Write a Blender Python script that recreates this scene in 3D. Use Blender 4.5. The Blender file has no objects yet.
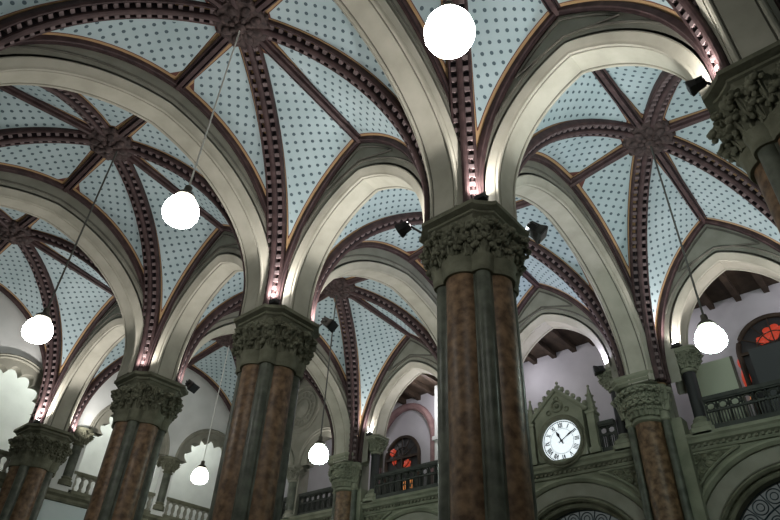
import bpy, math, random
from mathutils import Vector, Matrix
random.seed(7)
PI = math.pi
R = math.radians
scene = bpy.context.scene
col = scene.collection

# ------------------------------------------------------------------ materials
MATS = {}
def _nt(name):
    m = bpy.data.materials.new(name); m.use_nodes = True
    nt = m.node_tree; b = nt.nodes['Principled BSDF']
    MATS[name] = m
    return m, nt, b
def stone(name, c1, c2, scale=3.0, rough=.8, bump=.15, detail=5.0, bscale=25.0, spec=.3):
    m, nt, b = _nt(name)
    tc = nt.nodes.new('ShaderNodeTexCoord')
    n = nt.nodes.new('ShaderNodeTexNoise'); n.inputs['Scale'].default_value = scale; n.inputs['Detail'].default_value = detail
    r = nt.nodes.new('ShaderNodeValToRGB')
    r.color_ramp.elements[0].position = .35; r.color_ramp.elements[0].color = (*c1, 1)
    r.color_ramp.elements[1].position = .65; r.color_ramp.elements[1].color = (*c2, 1)
    n2 = nt.nodes.new('ShaderNodeTexNoise'); n2.inputs['Scale'].default_value = bscale; n2.inputs['Detail'].default_value = 4
    bp = nt.nodes.new('ShaderNodeBump'); bp.inputs['Strength'].default_value = bump; bp.inputs['Distance'].default_value = .02
    L = nt.links.new
    L(tc.outputs['Object'], n.inputs['Vector']); L(tc.outputs['Object'], n2.inputs['Vector'])
    L(n.outputs['Fac'], r.inputs['Fac']); L(r.outputs['Color'], b.inputs['Base Color'])
    L(n2.outputs['Fac'], bp.inputs['Height']); L(bp.outputs['Normal'], b.inputs['Normal'])
    b.inputs['Roughness'].default_value = rough
    b.inputs['Specular IOR Level'].default_value = spec
    return m
def plain(name, c, rough=.5, metal=0, emit=0, ecol=None):
    m, nt, b = _nt(name)
    b.inputs['Base Color'].default_value = (*c, 1); b.inputs['Roughness'].default_value = rough
    b.inputs['Metallic'].default_value = metal
    if emit:
        b.inputs['Emission Color'].default_value = (*(ecol or c), 1); b.inputs['Emission Strength'].default_value = emit
    return m
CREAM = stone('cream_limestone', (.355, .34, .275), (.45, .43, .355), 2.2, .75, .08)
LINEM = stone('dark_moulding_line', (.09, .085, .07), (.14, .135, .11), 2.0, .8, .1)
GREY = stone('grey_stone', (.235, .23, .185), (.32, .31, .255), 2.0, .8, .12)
DARKST = stone('weathered_capital_stone', (.125, .125, .085), (.21, .21, .15), 4.0, .85, .5)
OLIVE = stone('olive_wall_stone', (.20, .21, .15), (.29, .30, .22), 2.5, .85, .25)
CARVE = stone('carved_panel_stone', (.10, .105, .07), (.24, .245, .17), 9.0, .9, 1.0, bscale=14)
MARBLE = stone('brown_marble', (.09, .05, .026), (.27, .165, .09), 9.0, .45, .0, detail=10, spec=.4)
GREENM = stone('green_slender_marble', (.06, .068, .05), (.14, .15, .115), 5.0, .42, .0, spec=.4)
MAROON = stone('maroon_painted_stone', (.047, .028, .028), (.082, .049, .048), 6.0, .6, .1)
RIBDARK = plain('dark_rib_groove', (.02, .013, .016), .8)  # near-black colour for the rib grooves and the gaps between studs
STUD = stone('dusty_mauve_studs', (.14, .105, .105), (.20, .15, .148), 8.0, .7, .1)
BOSSM = stone('carved_boss_stone', (.035, .025, .024), (.10, .068, .062), 12.0, .7, .4)
PLASTER = stone('white_plaster', (.70, .71, .68), (.80, .81, .78), 1.5, .9, .05)
LILAC = stone('lilac_grey_plaster', (.43, .41, .43), (.52, .50, .52), 1.0, .9, .05)
WOOD = stone('dark_timber', (.03, .02, .013), (.06, .04, .026), 3.0, .7, .2)
IRON = plain('black_iron', (.022, .024, .024), .6)
RAILW = stone('dark_railing', (.035, .04, .035), (.06, .065, .055), 5.0, .6, .1)
BLACK = plain('black_enamel', (.012, .012, .013), .45)
BRASSD = plain('dull_metal', (.12, .11, .09), .4, .8)
GLOBE = plain('opal_glass', (.9, .92, .88), .3, 0, 30.0, (1, 1, .95))
GLOBEG = plain('opal_glass_mercury', (.85, .95, .9), .3, 0, 28.0, (.80, 1, .90))
LENS = plain('lamp_lens', (.9, .9, 1), .2, 0, 30.0, (1, .97, 1))
CORDW = plain('pale_cord', (.75, .75, .70), .6)
CORDD = plain('dark_cord', (.08, .08, .07), .6)
DIAL = plain('clock_dial', (.80, .84, .84), .35, 0, .75, (.85, .95, 1))
INK = plain('clock_black', (.01, .012, .02), .4)
PINKST = stone('pink_stone', (.22, .13, .13), (.30, .19, .18), 5.0, .8, .1)
REDG = plain('red_stained_glass', (.30, .03, .02), .3, 0, .25, (1, .10, .04))
ORANGEG = plain('orange_stained_glass', (.55, .18, .03), .3, 0, .9, (1, .35, .08))
DARKG = plain('dark_leaded_glass', (.03, .03, .032), .3)
BOARD = plain('pale_green_board', (.50, .55, .42), .7)
DKBOARD = plain('dark_door_panel', (.045, .055, .055), .5)
FLOORM = stone('stone_floor', (.16, .15, .13), (.22, .21, .18), 1.0, .6, .05)
BLUEW = stone('pale_blue_wall', (.62, .72, .72), (.70, .79, .79), 1.0, .85, .05)
GRILL = plain('grille_iron', (.03, .05, .06), .5, .3)

def web_mat():
    m, nt, b = _nt('painted_vault_web')
    N = nt.nodes.new; L = nt.links.new
    uv = N('ShaderNodeUVMap'); uv.uv_map = 'UVMap'
    def dots(off):
        a = N('ShaderNodeVectorMath'); a.operation = 'MULTIPLY_ADD'
        a.inputs[1].default_value = (1/.24, 1/.24, 0); a.inputs[2].default_value = (off, off, 0)
        f = N('ShaderNodeVectorMath'); f.operation = 'FRACTION'
        s = N('ShaderNodeVectorMath'); s.operation = 'SUBTRACT'; s.inputs[1].default_value = (.5, .5, 0)
        ln = N('ShaderNodeVectorMath'); ln.operation = 'LENGTH'
        L(uv.outputs[0], a.inputs[0]); L(a.outputs[0], f.inputs[0]); L(f.outputs[0], s.inputs[0]); L(s.outputs[0], ln.inputs[0])
        return ln.outputs['Value']
    mn = N('ShaderNodeMath'); mn.operation = 'MINIMUM'
    L(dots(0), mn.inputs[0]); L(dots(.5), mn.inputs[1])
    lt = N('ShaderNodeMath'); lt.operation = 'LESS_THAN'; lt.inputs[1].default_value = .138
    L(mn.outputs[0], lt.inputs[0])
    at = N('ShaderNodeAttribute'); at.attribute_name = 'edge'
    mg = N('ShaderNodeMath'); mg.operation = 'GREATER_THAN'; mg.inputs[1].default_value = .10   # no dots on the border
    L(at.outputs['Fac'], mg.inputs[0])
    mu = N('ShaderNodeMath'); mu.operation = 'MULTIPLY'; L(lt.outputs[0], mu.inputs[0]); L(mg.outputs[0], mu.inputs[1])
    no = N('ShaderNodeTexNoise'); no.inputs['Scale'].default_value = 1.3; no.inputs['Detail'].default_value = 6
    tc = N('ShaderNodeTexCoord'); L(tc.outputs['Object'], no.inputs['Vector'])
    base = N('ShaderNodeValToRGB')
    base.color_ramp.elements[0].position = .3; base.color_ramp.elements[0].color = (.37, .47, .485, 1)
    base.color_ramp.elements[1].position = .7; base.color_ramp.elements[1].color = (.46, .56, .575, 1)
    L(no.outputs['Fac'], base.inputs['Fac'])
    m1 = N('ShaderNodeMix'); m1.data_type = 'RGBA'
    L(mu.outputs[0], m1.inputs['Factor']); L(base.outputs[0], m1.inputs['A']); m1.inputs['B'].default_value = (.085, .125, .145, 1)
    rp = N('ShaderNodeValToRGB'); rp.color_ramp.interpolation = 'CONSTANT'
    el = rp.color_ramp.elements
    el[0].position = 0; el[0].color = (1, 1, 1, 1); el[1].position = .066; el[1].color = (0, 0, 0, 1)
    L(at.outputs['Fac'], rp.inputs['Fac'])
    oc = N('ShaderNodeValToRGB'); oc.color_ramp.interpolation = 'CONSTANT'
    e2 = oc.color_ramp.elements
    e2[0].position = 0; e2[0].color = (.40, .255, .13, 1); e2[1].position = .048; e2[1].color = (.12, .045, .035, 1)
    L(at.outputs['Fac'], oc.inputs['Fac'])
    m2 = N('ShaderNodeMix'); m2.data_type = 'RGBA'
    L(rp.outputs[0], m2.inputs['Factor']); L(m1.outputs['Result'], m2.inputs['A']); L(oc.outputs[0], m2.inputs['B'])
    L(m2.outputs['Result'], b.inputs['Base Color'])
    b.inputs['Roughness'].default_value = .75; b.inputs['Specular IOR Level'].default_value = .25
    return m
WEB = web_mat()

# ------------------------------------------------------------------ mesh builder
class MB:
    def __init__(s): s.v = []; s.f = []; s.mi = []
    def add(s, vs, fs, mi=0):
        o = len(s.v); s.v += [tuple(x) for x in vs]
        for f in fs: s.f.append(tuple(i+o for i in f)); s.mi.append(mi)
    def box(s, c, d, M=None, mi=0):
        x, y, z = d[0]/2, d[1]/2, d[2]/2
        vs = [Vector((a*x, b*y, e*z)) for a in (-1, 1) for b in (-1, 1) for e in (-1, 1)]
        if M: vs = [M @ q for q in vs]
        vs = [q+Vector(c) for q in vs]
        s.add(vs, [(0, 1, 3, 2), (4, 6, 7, 5), (0, 4, 5, 1), (2, 3, 7, 6), (0, 2, 6, 4), (1, 5, 7, 3)], mi)
    def loft(s, rings, cap=True, close=True, mi=0):
        n = len(rings[0]); vs = [p for r in rings for p in r]; fs = []
        for i in range(len(rings)-1):
            for j in range(n if close else n-1):
                k = (j+1) % n
                fs.append((i*n+j, i*n+k, (i+1)*n+k, (i+1)*n+j))
        if cap and close:
            fs.append(tuple(range(n-1, -1, -1))); fs.append(tuple((len(rings)-1)*n+j for j in range(n)))
        s.add(vs, fs, mi)
    def lathe(s, prof, c=(0, 0, 0), n=20, M=None, mi=0, sx=1, sy=1):
        rings = []
        for r, z in prof:
            ring = [Vector((r*sx*math.cos(2*PI*k/n), r*sy*math.sin(2*PI*k/n), z)) for k in range(n)]
            if M: ring = [M @ q for q in ring]
            rings.append([q+Vector(c) for q in ring])
        s.loft(rings, True, True, mi)
    def sweep(s, prof, pts, nrm, bin_, close_prof=True, mi=0, mis=None, cap=True):
        # prof: list of (b, n); pts, nrm lists of Vectors; bin_ a Vector or list
        rings = []
        for i, p in enumerate(pts):
            B = bin_[i] if isinstance(bin_, list) else bin_
            rings.append([p+B*b+nrm[i]*n for b, n in prof])
        k = len(prof); vs = [q for r in rings for q in r]; o = len(s.v); s.v += [tuple(q) for q in vs]
        for i in range(len(rings)-1):
            for j in range(k if close_prof else k-1):
                j2 = (j+1) % k
                s.f.append((o+i*k+j, o+i*k+j2, o+(i+1)*k+j2, o+(i+1)*k+j)); s.mi.append(mis[j] if mis else mi)
        if close_prof and cap:
            s.f.append(tuple(o+j for j in range(k-1, -1, -1))); s.mi.append(mi)
            s.f.append(tuple(o+(len(rings)-1)*k+j for j in range(k))); s.mi.append(mi)
    def tube(s, pts, r, n=8, mi=0):
        pts = [Vector(p) for p in pts]; rings = []
        for i, p in enumerate(pts):
            t = (pts[min(i+1, len(pts)-1)]-pts[max(i-1, 0)]).normalized()
            a = Vector((0, 0, 1)) if abs(t.z) < .9 else Vector((1, 0, 0))
            x = t.cross(a).normalized(); y = t.cross(x)
            rr = r[i] if isinstance(r, (list, tuple)) else r
            rings.append([p+x*rr*math.cos(2*PI*k/n)+y*rr*math.sin(2*PI*k/n) for k in range(n)])
        s.loft(rings, True, True, mi)
    def ball(s, c, r, n=8, sc=(1, 1, 1), M=None, mi=0):
        prof = [(max(r*math.sin(PI*i/6), .0005), -r*math.cos(PI*i/6)) for i in range(7)]
        rings = []
        for q, z in prof:
            ring = [Vector((q*sc[0]*math.cos(2*PI*k/n), q*sc[1]*math.sin(2*PI*k/n), z*sc[2])) for k in range(n)]
            if M: ring = [M @ w for w in ring]
            rings.append([w+Vector(c) for w in ring])
        s.loft(rings, True, True, mi)
    def torus(s, c, R_, r, ax=1, n=24, k=6, mi=0, sc=1.0):
        rings = []
        for i in range(n+1):
            a = 2*PI*i/n; ring = []
            for j in range(k):
                b = 2*PI*j/k; q = R_+r*math.cos(b); w = r*math.sin(b)
                p = {0: (w, q*math.cos(a), q*math.sin(a)), 1: (q*math.cos(a), w, q*math.sin(a)), 2: (q*math.cos(a), q*math.sin(a), w)}[ax]
                ring.append(Vector(p)+Vector(c))
            rings.append(ring)
        s.loft(rings, False, True, mi)
    def prism(s, poly, P, ex, ey, ez, depth, mi=0):
        # convex or star polygon in (ex,ey) at P, extruded along ez
        P = Vector(P); a = [P+ex*x+ey*y for x, y in poly]; b = [q+ez*depth for q in a]; n = len(poly)
        s.add(a+b, [tuple(range(n))[::-1], tuple(range(n, 2*n))]+[(i, (i+1) % n, n+(i+1) % n, n+i) for i in range(n)], mi)
    def build(s, name, mats, parent=None, smooth=True, ang=38, local=False):
        me = bpy.data.meshes.new(name)
        off = Vector((0, 0, 0))
        if parent is not None and not local: off = root_loc(parent)
        me.from_pydata([(x-off.x, y-off.y, z-off.z) for x, y, z in s.v], [], s.f)
        if not isinstance(mats, (list, tuple)): mats = [mats]
        for m in mats: me.materials.append(m)
        if len(mats) > 1: me.polygons.foreach_set('material_index', s.mi)
        me.update()
        import bmesh
        bm = bmesh.new(); bm.from_mesh(me); bmesh.ops.recalc_face_normals(bm, faces=bm.faces); bm.to_mesh(me); bm.free()
        if smooth:
            me.shade_smooth(); me.set_sharp_from_angle(angle=R(ang))
        o = bpy.data.objects.new(name, me); col.objects.link(o)
        if parent is not None: o.parent = parent
        return o
def root_loc(o):
    v = Vector((0, 0, 0))
    while o is not None: v = v+o.location; o = o.parent
    return v
def thing(name, label, cat, loc=(0, 0, 0), group=None):
    o = bpy.data.objects.new(name, None); col.objects.link(o); o.location = loc
    o.empty_display_size = .2
    o['label'] = label; o['category'] = cat
    if group: o['group'] = group
    return o
def struct(o): o['kind'] = 'structure'; return o
def dup(o, parent=None):
    c = o.copy(); col.objects.link(c)
    if parent is not None: c.parent = parent
    for ch in list(o.children): dup(ch, c)
    return c

# ------------------------------------------------------------------ the plan of the hall (metres)
ZC = 7.736            # level where the vault curves start
ZI = ZC-.33           # top of the column capitals
XS = {1: 4.17, 0: 0.0, -1: -4.4, -2: -8.815, -3: -13.944}
Y0, Y1 = -6.721, 6.808
WY = Y1+.12           # centre of the clock wall arches
WX = XS[-3]-.12
Z = Vector((0, 0, 1))

class Half:
    """half a curve, u as a function of height; u0 start, uc centre, va rise, v0 start height"""
    def __init__(s, u0, uc, v0, va, kind): s.u0, s.uc, s.v0, s.va, s.kind = u0, uc, v0, va, kind
    def at(s, t):                                   # t 0..1 -> (u, v)
        w = math.sin(t*PI/2); h = s.uc-s.u0; rise = s.va-s.v0; v = rise*w
        if s.kind == 'pointed':
            Rr = (h*h+rise*rise)/(2*h)
            if Rr >= h: return s.u0+Rr-math.sqrt(max(Rr*Rr-v*v, 0)), s.v0+v
        if s.kind == 'tudor':
            k = .10*rise                               # softly pointed ellipse
            e = 1-math.sqrt(max(1-w*w, 0)); u = s.u0+h*e
            return u, s.v0+(rise-k)*w+k*(u-s.u0)/h
        return s.uc-h*math.sqrt(max(1-w*w, 0)), s.v0+v
def full_curve(h, L, vb, n=22):
    """points along a symmetric arch with a vertical stilt from vb"""
    a = [h.at(i/n) for i in range(n+1)]
    if vb < h.v0-1e-6: a = [(h.u0, vb)]+a
    return a+[(L-u, v) for u, v in a[-2::-1]]
def normals2(pts):
    out = []
    n = len(pts)
    for i in range(n):
        a, b = pts[max(i-1, 0)], pts[min(i+1, n-1)]
        d = Vector((b[0]-a[0], b[1]-a[1])).normalized()
        out.append((d.y, -d.x))                        # towards the inside of the arch
    return out

class ArchDef: pass
def arch_def(P0, P1, short, wall=False):
    A = ArchDef(); A.P0 = Vector((*P0, 0)); A.P1 = Vector((*P1, 0)); d = A.P1-A.P0; A.L = d.length; A.e = d/A.L
    A.b = Vector((-A.e.y, A.e.x, 0)); A.h = .33
    if wall:
        A.I = Half(.86, A.L/2, .42, 2.20, 'pointed'); A.W = Half(.42, A.L/2, -.1, 3.27, 'pointed'); A.vbI = .42; A.vbW = -.33
    elif short:
        A.I = Half(.68, A.L/2, 0, 2.0, 'pointed'); A.W = Half(.43, A.L/2, 0, 2.95, 'pointed'); A.vbI = A.vbW = -.33
    else:
        A.I = Half(.64, A.L/2, 0, 2.46, 'tudor'); A.W = Half(.43, A.L/2, 0, 3.08, 'pointed'); A.vbI = A.vbW = -.33
    return A
def P(A, u, v, b=0): return A.P0+A.e*u+A.b*b+Z*(ZC+v)

def wall_like(A): return A.vbI > 0
def make_arch(A, name, label, cat, group, faces=(-1, 1), ribs=(-1, 1), band_mat=None, panel=True):
    mid = (A.P0+A.P1)/2
    t = thing(name, label, cat, (mid.x, mid.y, ZI), group)
    ci = full_curve(A.I, A.L, A.vbI); n2 = normals2(ci)
    pts = [P(A, u, v) for u, v in ci]; nr = [A.e*a+Z*b for a, b in n2]
    m = MB()   # soffit band with its grooved rolls and splays; n > 0 is inwards
    h = A.h
    hp = [(.168, 0), (.178, -.03), (.188, -.03), (.195, .004), (.215, .014), (.240, .004), (.252, -.028), (.262, -.045), (.270, -.035), (h, -.13), (h, -.19)]
    prof = [(-b_, n_) for b_, n_ in hp[::-1]]+hp
    m.sweep(prof, pts, nr, A.b)
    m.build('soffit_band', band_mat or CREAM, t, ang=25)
    r = MB()
    for sgn in (-1, 1):
        c = [(sgn*.182+.013*math.cos(a), -.022+.013*math.sin(a)) for a in [k*PI/3 for k in range(6)]]
        r.sweep(c, pts, nr, A.b)
    for sgn in faces:                                   # thin roll running along each side face
        c = [(sgn*(h+.005)+.022*math.cos(a), -.30+.022*math.sin(a)) for a in [k*PI/3 for k in range(6)]]
        k0 = 4 if not wall_like(A) else 6
        r.sweep(c, pts[k0:-k0], nr[k0:-k0], A.b)
    r.build('edge_line', LINEM, t)
    # side faces between the band and the wall rib
    nW = 22
    wc = full_curve(A.W, A.L, A.vbW, nW); ii = full_curve(A.I, A.L, A.vbI, nW)
    if len(ii) < len(wc): ii = [(ii[0][0], A.vbW)]+ii+[(ii[-1][0], A.vbW)]
    nn = normals2(ii)
    for sgn in faces:
        f = MB(); vs = []
        K = 5
        for (u, v), (iu, iv), (na, nb) in zip(wc, ii, nn):
            a = Vector((iu-na*.15, iv-nb*.15)); bq = Vector((u, v))
            for k in range(K+1):
                q = a.lerp(bq, k/K); vs.append(P(A, q.x, q.y, sgn*h))
            vs.append(P(A, u, v, sgn*(h-.12)))
        n = len(wc); w = K+2
        f.add(vs, [(i*w+k, i*w+k+1, (i+1)*w+k+1, (i+1)*w+k) for i in range(n-1) for k in range(w-1)])
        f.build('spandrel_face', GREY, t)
        if panel and A.W.va-A.I.va > .8:                  # sunk triangular panel with raised frame near the apex
            g = MB(); c = A.L/2
            def wv(u):
                lo, hi = 0, 1
                for _ in range(30):
                    md = (lo+hi)/2
                    if A.W.at(md)[0] < u: lo = md
                    else: hi = md
                return A.W.at(lo)[1]
            top = [(c-.85+i*.17, 0) for i in range(6)]
            edge = [(u, wv(u)-.20) for u, _ in top]
            edge = edge+[(2*c-u, v) for u, v in edge[-2::-1]]
            lowz = edge[0][1]
            base = [(2*c-edge[0][0], lowz), (c, lowz+.30), (edge[0][0], lowz)]
            loop = edge+[(c, lowz+.28)]
            pp = [P(A, u, v, sgn*(h+.012)) for u, v in loop]+[P(A, *loop[0], sgn*(h+.012))]
            g.tube(pp, .022, 6)
            g.build('panel_frame', LINEM, t)
    for sgn in ribs:
        make_wall_rib(A, sgn, t)
    return t
def make_wall_rib(A, sgn, t):
    wc = full_curve(A.W, A.L, A.vbW); nw = normals2(wc)
    pts = [P(A, u, v, sgn*A.h) for u, v in wc]; nr = [A.e*a+Z*b for a, b in nw]
    m = MB()
    prof = [(0, -.03), (0, .075), (.03, .085), (.045, .05), (.06, .045), (.07, .065), (.095, .055), (.10, .02), (.10, -.03)]
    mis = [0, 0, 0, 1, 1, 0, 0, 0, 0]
    m.sweep([(b*sgn, n) for b, n in prof], pts, nr, A.b, mis=mis)
    m.build('wall_rib', [MAROON, RIBDARK], t, ang=25)

# ------------------------------------------------------------------ vault bays
BOSS_V = 3.36
def diag_curve(c, ctr, n=26):
    c = Vector((*c, 0)); ctr = Vector((*ctr, 0)); d = ctr-c; D = d.length; e = d/D
    h = Half(.54, D, 0, BOSS_V, 'ell')
    return [(c+e*h.at(i/n)[0]+Z*(ZC+h.at(i/n)[1])) for i in range(n+1)], e
def web_cell(mb, uvs, eds, Wp, Dp, ns=10):
    n = len(Wp)
    o = len(mb.v)
    mids = [(a+b)/2 for a, b in zip(Wp, Dp)]
    acc = [0]
    for i in range(1, n): acc.append(acc[-1]+(mids[i]-mids[i-1]).length)
    for i in range(n):
        w = (Wp[i]-Dp[i]).length
        for k in range(ns+1):
            s = k/ns
            mb.v.append(tuple(Wp[i].lerp(Dp[i], s)))
            uvs.append((s*w, acc[i]))
            rem = acc[-1]-acc[i]
            eds.append(min(s*w-.10, (1-s)*w-.20, rem-.10))
    for i in range(n-1):
        for k in range(ns):
            a = o+i*(ns+1)+k
            mb.f.append((a, a+1, a+ns+2, a+ns+1)); mb.mi.append(0)
DPROF = [(-.185, -.03), (-.185, .06), (-.165, .095), (-.14, .095), (-.136, .085), (-.136, -.01), (-.052, -.01), (-.052, .12), (-.045, .15), (-.015, .165),
         (.015, .165), (.045, .15), (.052, .12), (.052, -.01), (.136, -.01), (.136, .085), (.14, .095), (.165, .095), (.185, .06), (.185, -.03)]
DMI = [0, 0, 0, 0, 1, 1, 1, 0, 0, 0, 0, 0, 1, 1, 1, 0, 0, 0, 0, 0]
def resample(pts, step):
    out = []; acc = 0; nxt = step/2
    for a, b in zip(pts[:-1], pts[1:]):
        l = (b-a).length
        while acc+l >= nxt:
            out.append((a.lerp(b, (nxt-acc)/l), (b-a).normalized())); nxt += step
        acc += l
    return out
def vault_bay(i0, i1, ylo, yhi, sides, label, cstep=.17):
    x0, x1 = XS[i0], XS[i1]; cx, cy = (x0+x1)/2, (ylo+yhi)/2
    cs = [(x0, ylo), (x1, ylo), (x1, yhi), (x0, yhi)]     # sides: 0 low y, 1 high x, 2 high y, 3 low x
    mb = MB(); uvs = []; eds = []
    t = thing('rib_star', label, 'vault ribs', (cx, cy, ZC), 'rib stars of the painted vault')
    n = 26
    D = {}
    for k, c in enumerate(cs):
        pts, e = diag_curve(c, (cx, cy), n); D[k] = pts
        # diagonal rib
        full = [pts[0]-Z*.33]+pts
        bn = Vector((-e.y, e.x, 0)); nr = []
        for i in range(len(full)):
            tg = (full[min(i+1, len(full)-1)]-full[max(i-1, 0)]).normalized()
            q = tg.cross(bn); nr.append(q if q.dot(e-Z) > 0 else -q)
        r = MB(); r.sweep(DPROF, full, nr, bn, mis=DMI)
        ro = r.build('diagonal_rib', [MAROON, RIBDARK], t, ang=25)
        for sd in (-1, 1):
            dm = MB(); P_, N_ = [], []; hts = []
            for q, tg in resample(full, cstep):
                nq = tg.cross(bn); nq = nq if nq.dot(e-Z) > 0 else -nq
                for off, hh in ((-.08, -.004), (-.0355, -.004), (-.035, .10), (.035, .10), (.0355, -.004), (.08, -.004)):
                    P_.append(q+tg*off); N_.append(nq); hts.append(hh)
            rings = [[p+bn*(sd*.094+w)+nq*hh for w, hh in ((-.041, -.02), (-.041, ht), (.041, ht), (.041, -.02))] for p, nq, ht in zip(P_, N_, hts)]
            dm.loft(rings)
            nr_ = len(rings)-1
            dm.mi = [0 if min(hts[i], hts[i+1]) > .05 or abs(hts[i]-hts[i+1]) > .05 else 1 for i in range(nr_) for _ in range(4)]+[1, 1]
            dm.build('stud_row', [STUD, RIBDARK], ro, smooth=False)
    for s in range(4):
        A, flip = sides[s]          # arch definition on this side and the sign of b facing the bay
        k0, k1 = s, (s+1) % 4
        c0 = Vector((*cs[k0], 0))
        rev = (A.P0-c0).length > (A.P1-c0).length
        apex = P(A, A.L/2, A.W.va, flip*A.h)
        for k, end in ((k0, 0), (k1, 1)):
            far = (end == 1) != rev
            Wp = []
            for i in range(n+1):
                u, v = A.W.at(i/n)
                if far: u = A.L-u
                Wp.append(P(A, u, v, flip*A.h))
            # start at the stilt
            Wq = [Wp[0]+Z*(A.vbW-A.W.v0)]+Wp; Dq = [D[k][0]-Z*.33]+D[k]
            web_cell(mb, uvs, eds, Wq, Dq)
        # ridge rib from apex to boss
        bp = Vector((cx, cy, ZC+BOSS_V)); d = bp-apex; bn = Vector((-d.y, d.x, 0)).normalized(); dn = d.normalized().cross(bn)
        if dn.z > 0: dn = -dn
        r = MB()
        prof = [(-.10, -.02), (-.10, .05), (-.075, .065), (-.06, .03), (-.045, .03), (-.035, .10), (.035, .10), (.045, .03), (.06, .03), (.075, .065), (.10, .05), (.10, -.02)]
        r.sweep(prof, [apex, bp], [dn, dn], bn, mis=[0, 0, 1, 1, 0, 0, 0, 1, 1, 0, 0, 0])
        r.build('ridge_rib', [MAROON, RIBDARK], t, ang=25)
    # boss
    m = MB(); zb = ZC+BOSS_V
    m.lathe([(.47, zb+.05), (.47, zb-.10), (.44, zb-.15), (.38, zb-.17), (.34, zb-.16), (.22, zb-.19), (.10, zb-.23), (.004, zb-.24)], (cx, cy, 0), 28)
    for k in range(16):
        a = 2*PI*k/16; m.ball((cx+.455*math.cos(a), cy+.455*math.sin(a), zb-.10), .055, 6)
    bo = m.build('boss', BOSSM, t)
    for k in range(8):
        a = 2*PI*(k+.5)/8; pm = MB()
        M = Matrix.Rotation(a, 3, 'Z')
        for (r0, w, ln) in ((.27, .085, .12), (.15, .05, .08)):
            pm.ball(Vector((cx, cy, zb-.185-(.03 if r0 < .2 else 0)))+M @ Vector((r0, 0, 0)), 1, 8, (ln, w, .05), M)
        pm.build('petal', BOSSM, bo)
    pm = MB(); pm.lathe([(.09, zb-.20), (.10, zb-.26), (.06, zb-.31), (.004, zb-.33)], (cx, cy, 0), 12); pm.build('bud', BOSSM, bo)
    # web = ceiling
    c = MB(); c.v, c.f, c.mi = mb.v, mb.f, mb.mi
    me = bpy.data.meshes.new('ceiling'); me.from_pydata(mb.v, [], mb.f); me.materials.append(WEB)
    ul = me.uv_layers.new(name='UVMap')
    for lp in me.loops: ul.data[lp.index].uv = uvs[lp.vertex_index]
    at = me.attributes.new('edge', 'FLOAT', 'POINT'); at.data.foreach_set('value', eds)
    # make every face look into the hall
    me.update()
    ctr = Vector((cx, cy, ZC-1))
    me.flip_normals() if sum((1 if p.normal.dot(ctr-p.center) > 0 else -1)*p.area for p in me.polygons) < 0 else None
    import bmesh
    bm = bmesh.new(); bm.from_mesh(me); bm.faces.ensure_lookup_table()
    fl = [f for f in bm.faces if f.normal.dot(ctr-f.calc_center_median()) < 0]
    bmesh.ops.reverse_faces(bm, faces=fl); bm.to_mesh(me); bm.free()
    me.shade_smooth()
    o = bpy.data.objects.new('ceiling', me); col.objects.link(o); struct(o)
    so = o.modifiers.new('shell', 'SOLIDIFY'); so.thickness = .10; so.offset = -1
    o['label'] = label.replace('maroon star of ribs', 'pale blue dotted vault'); o['category'] = 'ceiling'
    return t

# ------------------------------------------------------------------ arches
AR = {}
row = [(1, 0), (0, -1), (-1, -2), (-2, -3)]
names = {(1, 0): 'pointed stone arch from the central column to the top right capital',
         (0, -1): 'pointed stone arch between the central column and the second column to its left',
         (-1, -2): 'pointed stone arch between the two left marble columns',
         (-2, -3): 'pointed stone arch between the far left column and the end wall pier'}
for a, b in row:
    A = arch_def((XS[b], 0), (XS[a], 0), True); AR['row', b] = A
    make_arch(A, 'pointed_arch', names[a, b], 'arch', 'short pointed arches between columns')
longs = {(1, -1): 'broad stone arch rising from the top right capital out of frame',
         (0, -1): 'broad cream arch sweeping from the central column to the top of the photo',
         (-1, -1): 'broad cream arch sweeping left from the second column across the upper left',
         (-2, -1): 'broad cream arch sweeping left from the third column below the upper left arch',
         (1, 1): 'broad stone arch behind the top right capital at the right edge',
         (0, 1): 'broad stone arch from the central column to the pier right of the clock',
         (-1, 1): 'broad stone arch from the second column to the hidden pier behind the central column',
         (-2, 1): 'broad stone arch from the third column to the pier left of the central column'}
for (i, s), lb in longs.items():
    A = arch_def((XS[i], 0), (XS[i], Y0 if s < 0 else Y1), False); AR['long', i, s] = A
    make_arch(A, 'broad_arch', lb, 'arch', 'broad arches across the hall')
walls = {0: 'gallery arch over the white board and stained glass door at right', -1: 'gallery arch above the clock',
         -2: 'gallery arch over the stained glass door left of the central column'}
for b, lb in walls.items():
    A = arch_def((XS[b], WY), (XS[b+1], WY), True, wall=True); AR['wall', b] = A
    make_arch(A, 'gallery_arch', lb, 'arch', 'gallery arches of the clock wall', ribs=(-1,))
A = arch_def((XS[-3], WY), (XS[-2], WY), True, wall=True); AR['wall', -3] = A
rb = thing('wall_rib_arch', 'maroon rib arching over the carved roundel on the far wall', 'rib', (XS[-2], WY, ZI)); make_wall_rib(A, -1, rb)
for s, yy, lb in ((-1, Y0, 'maroon rib arching over the white end wall at the left edge'), (1, Y1, 'maroon rib arching over the foiled openings of the end wall')):
    A = arch_def((WX, 0), (WX, yy), False); AR['long', -3, s] = A
    sg = 1 if A.b.x > 0 else -1
    rb = thing('wall_rib_arch', lb, 'rib', (WX, yy/2, ZI)); make_wall_rib(A, sg, rb)
AR0 = {b: arch_def((XS[b], Y0), (XS[a], Y0), True) for a, b in row}

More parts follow.
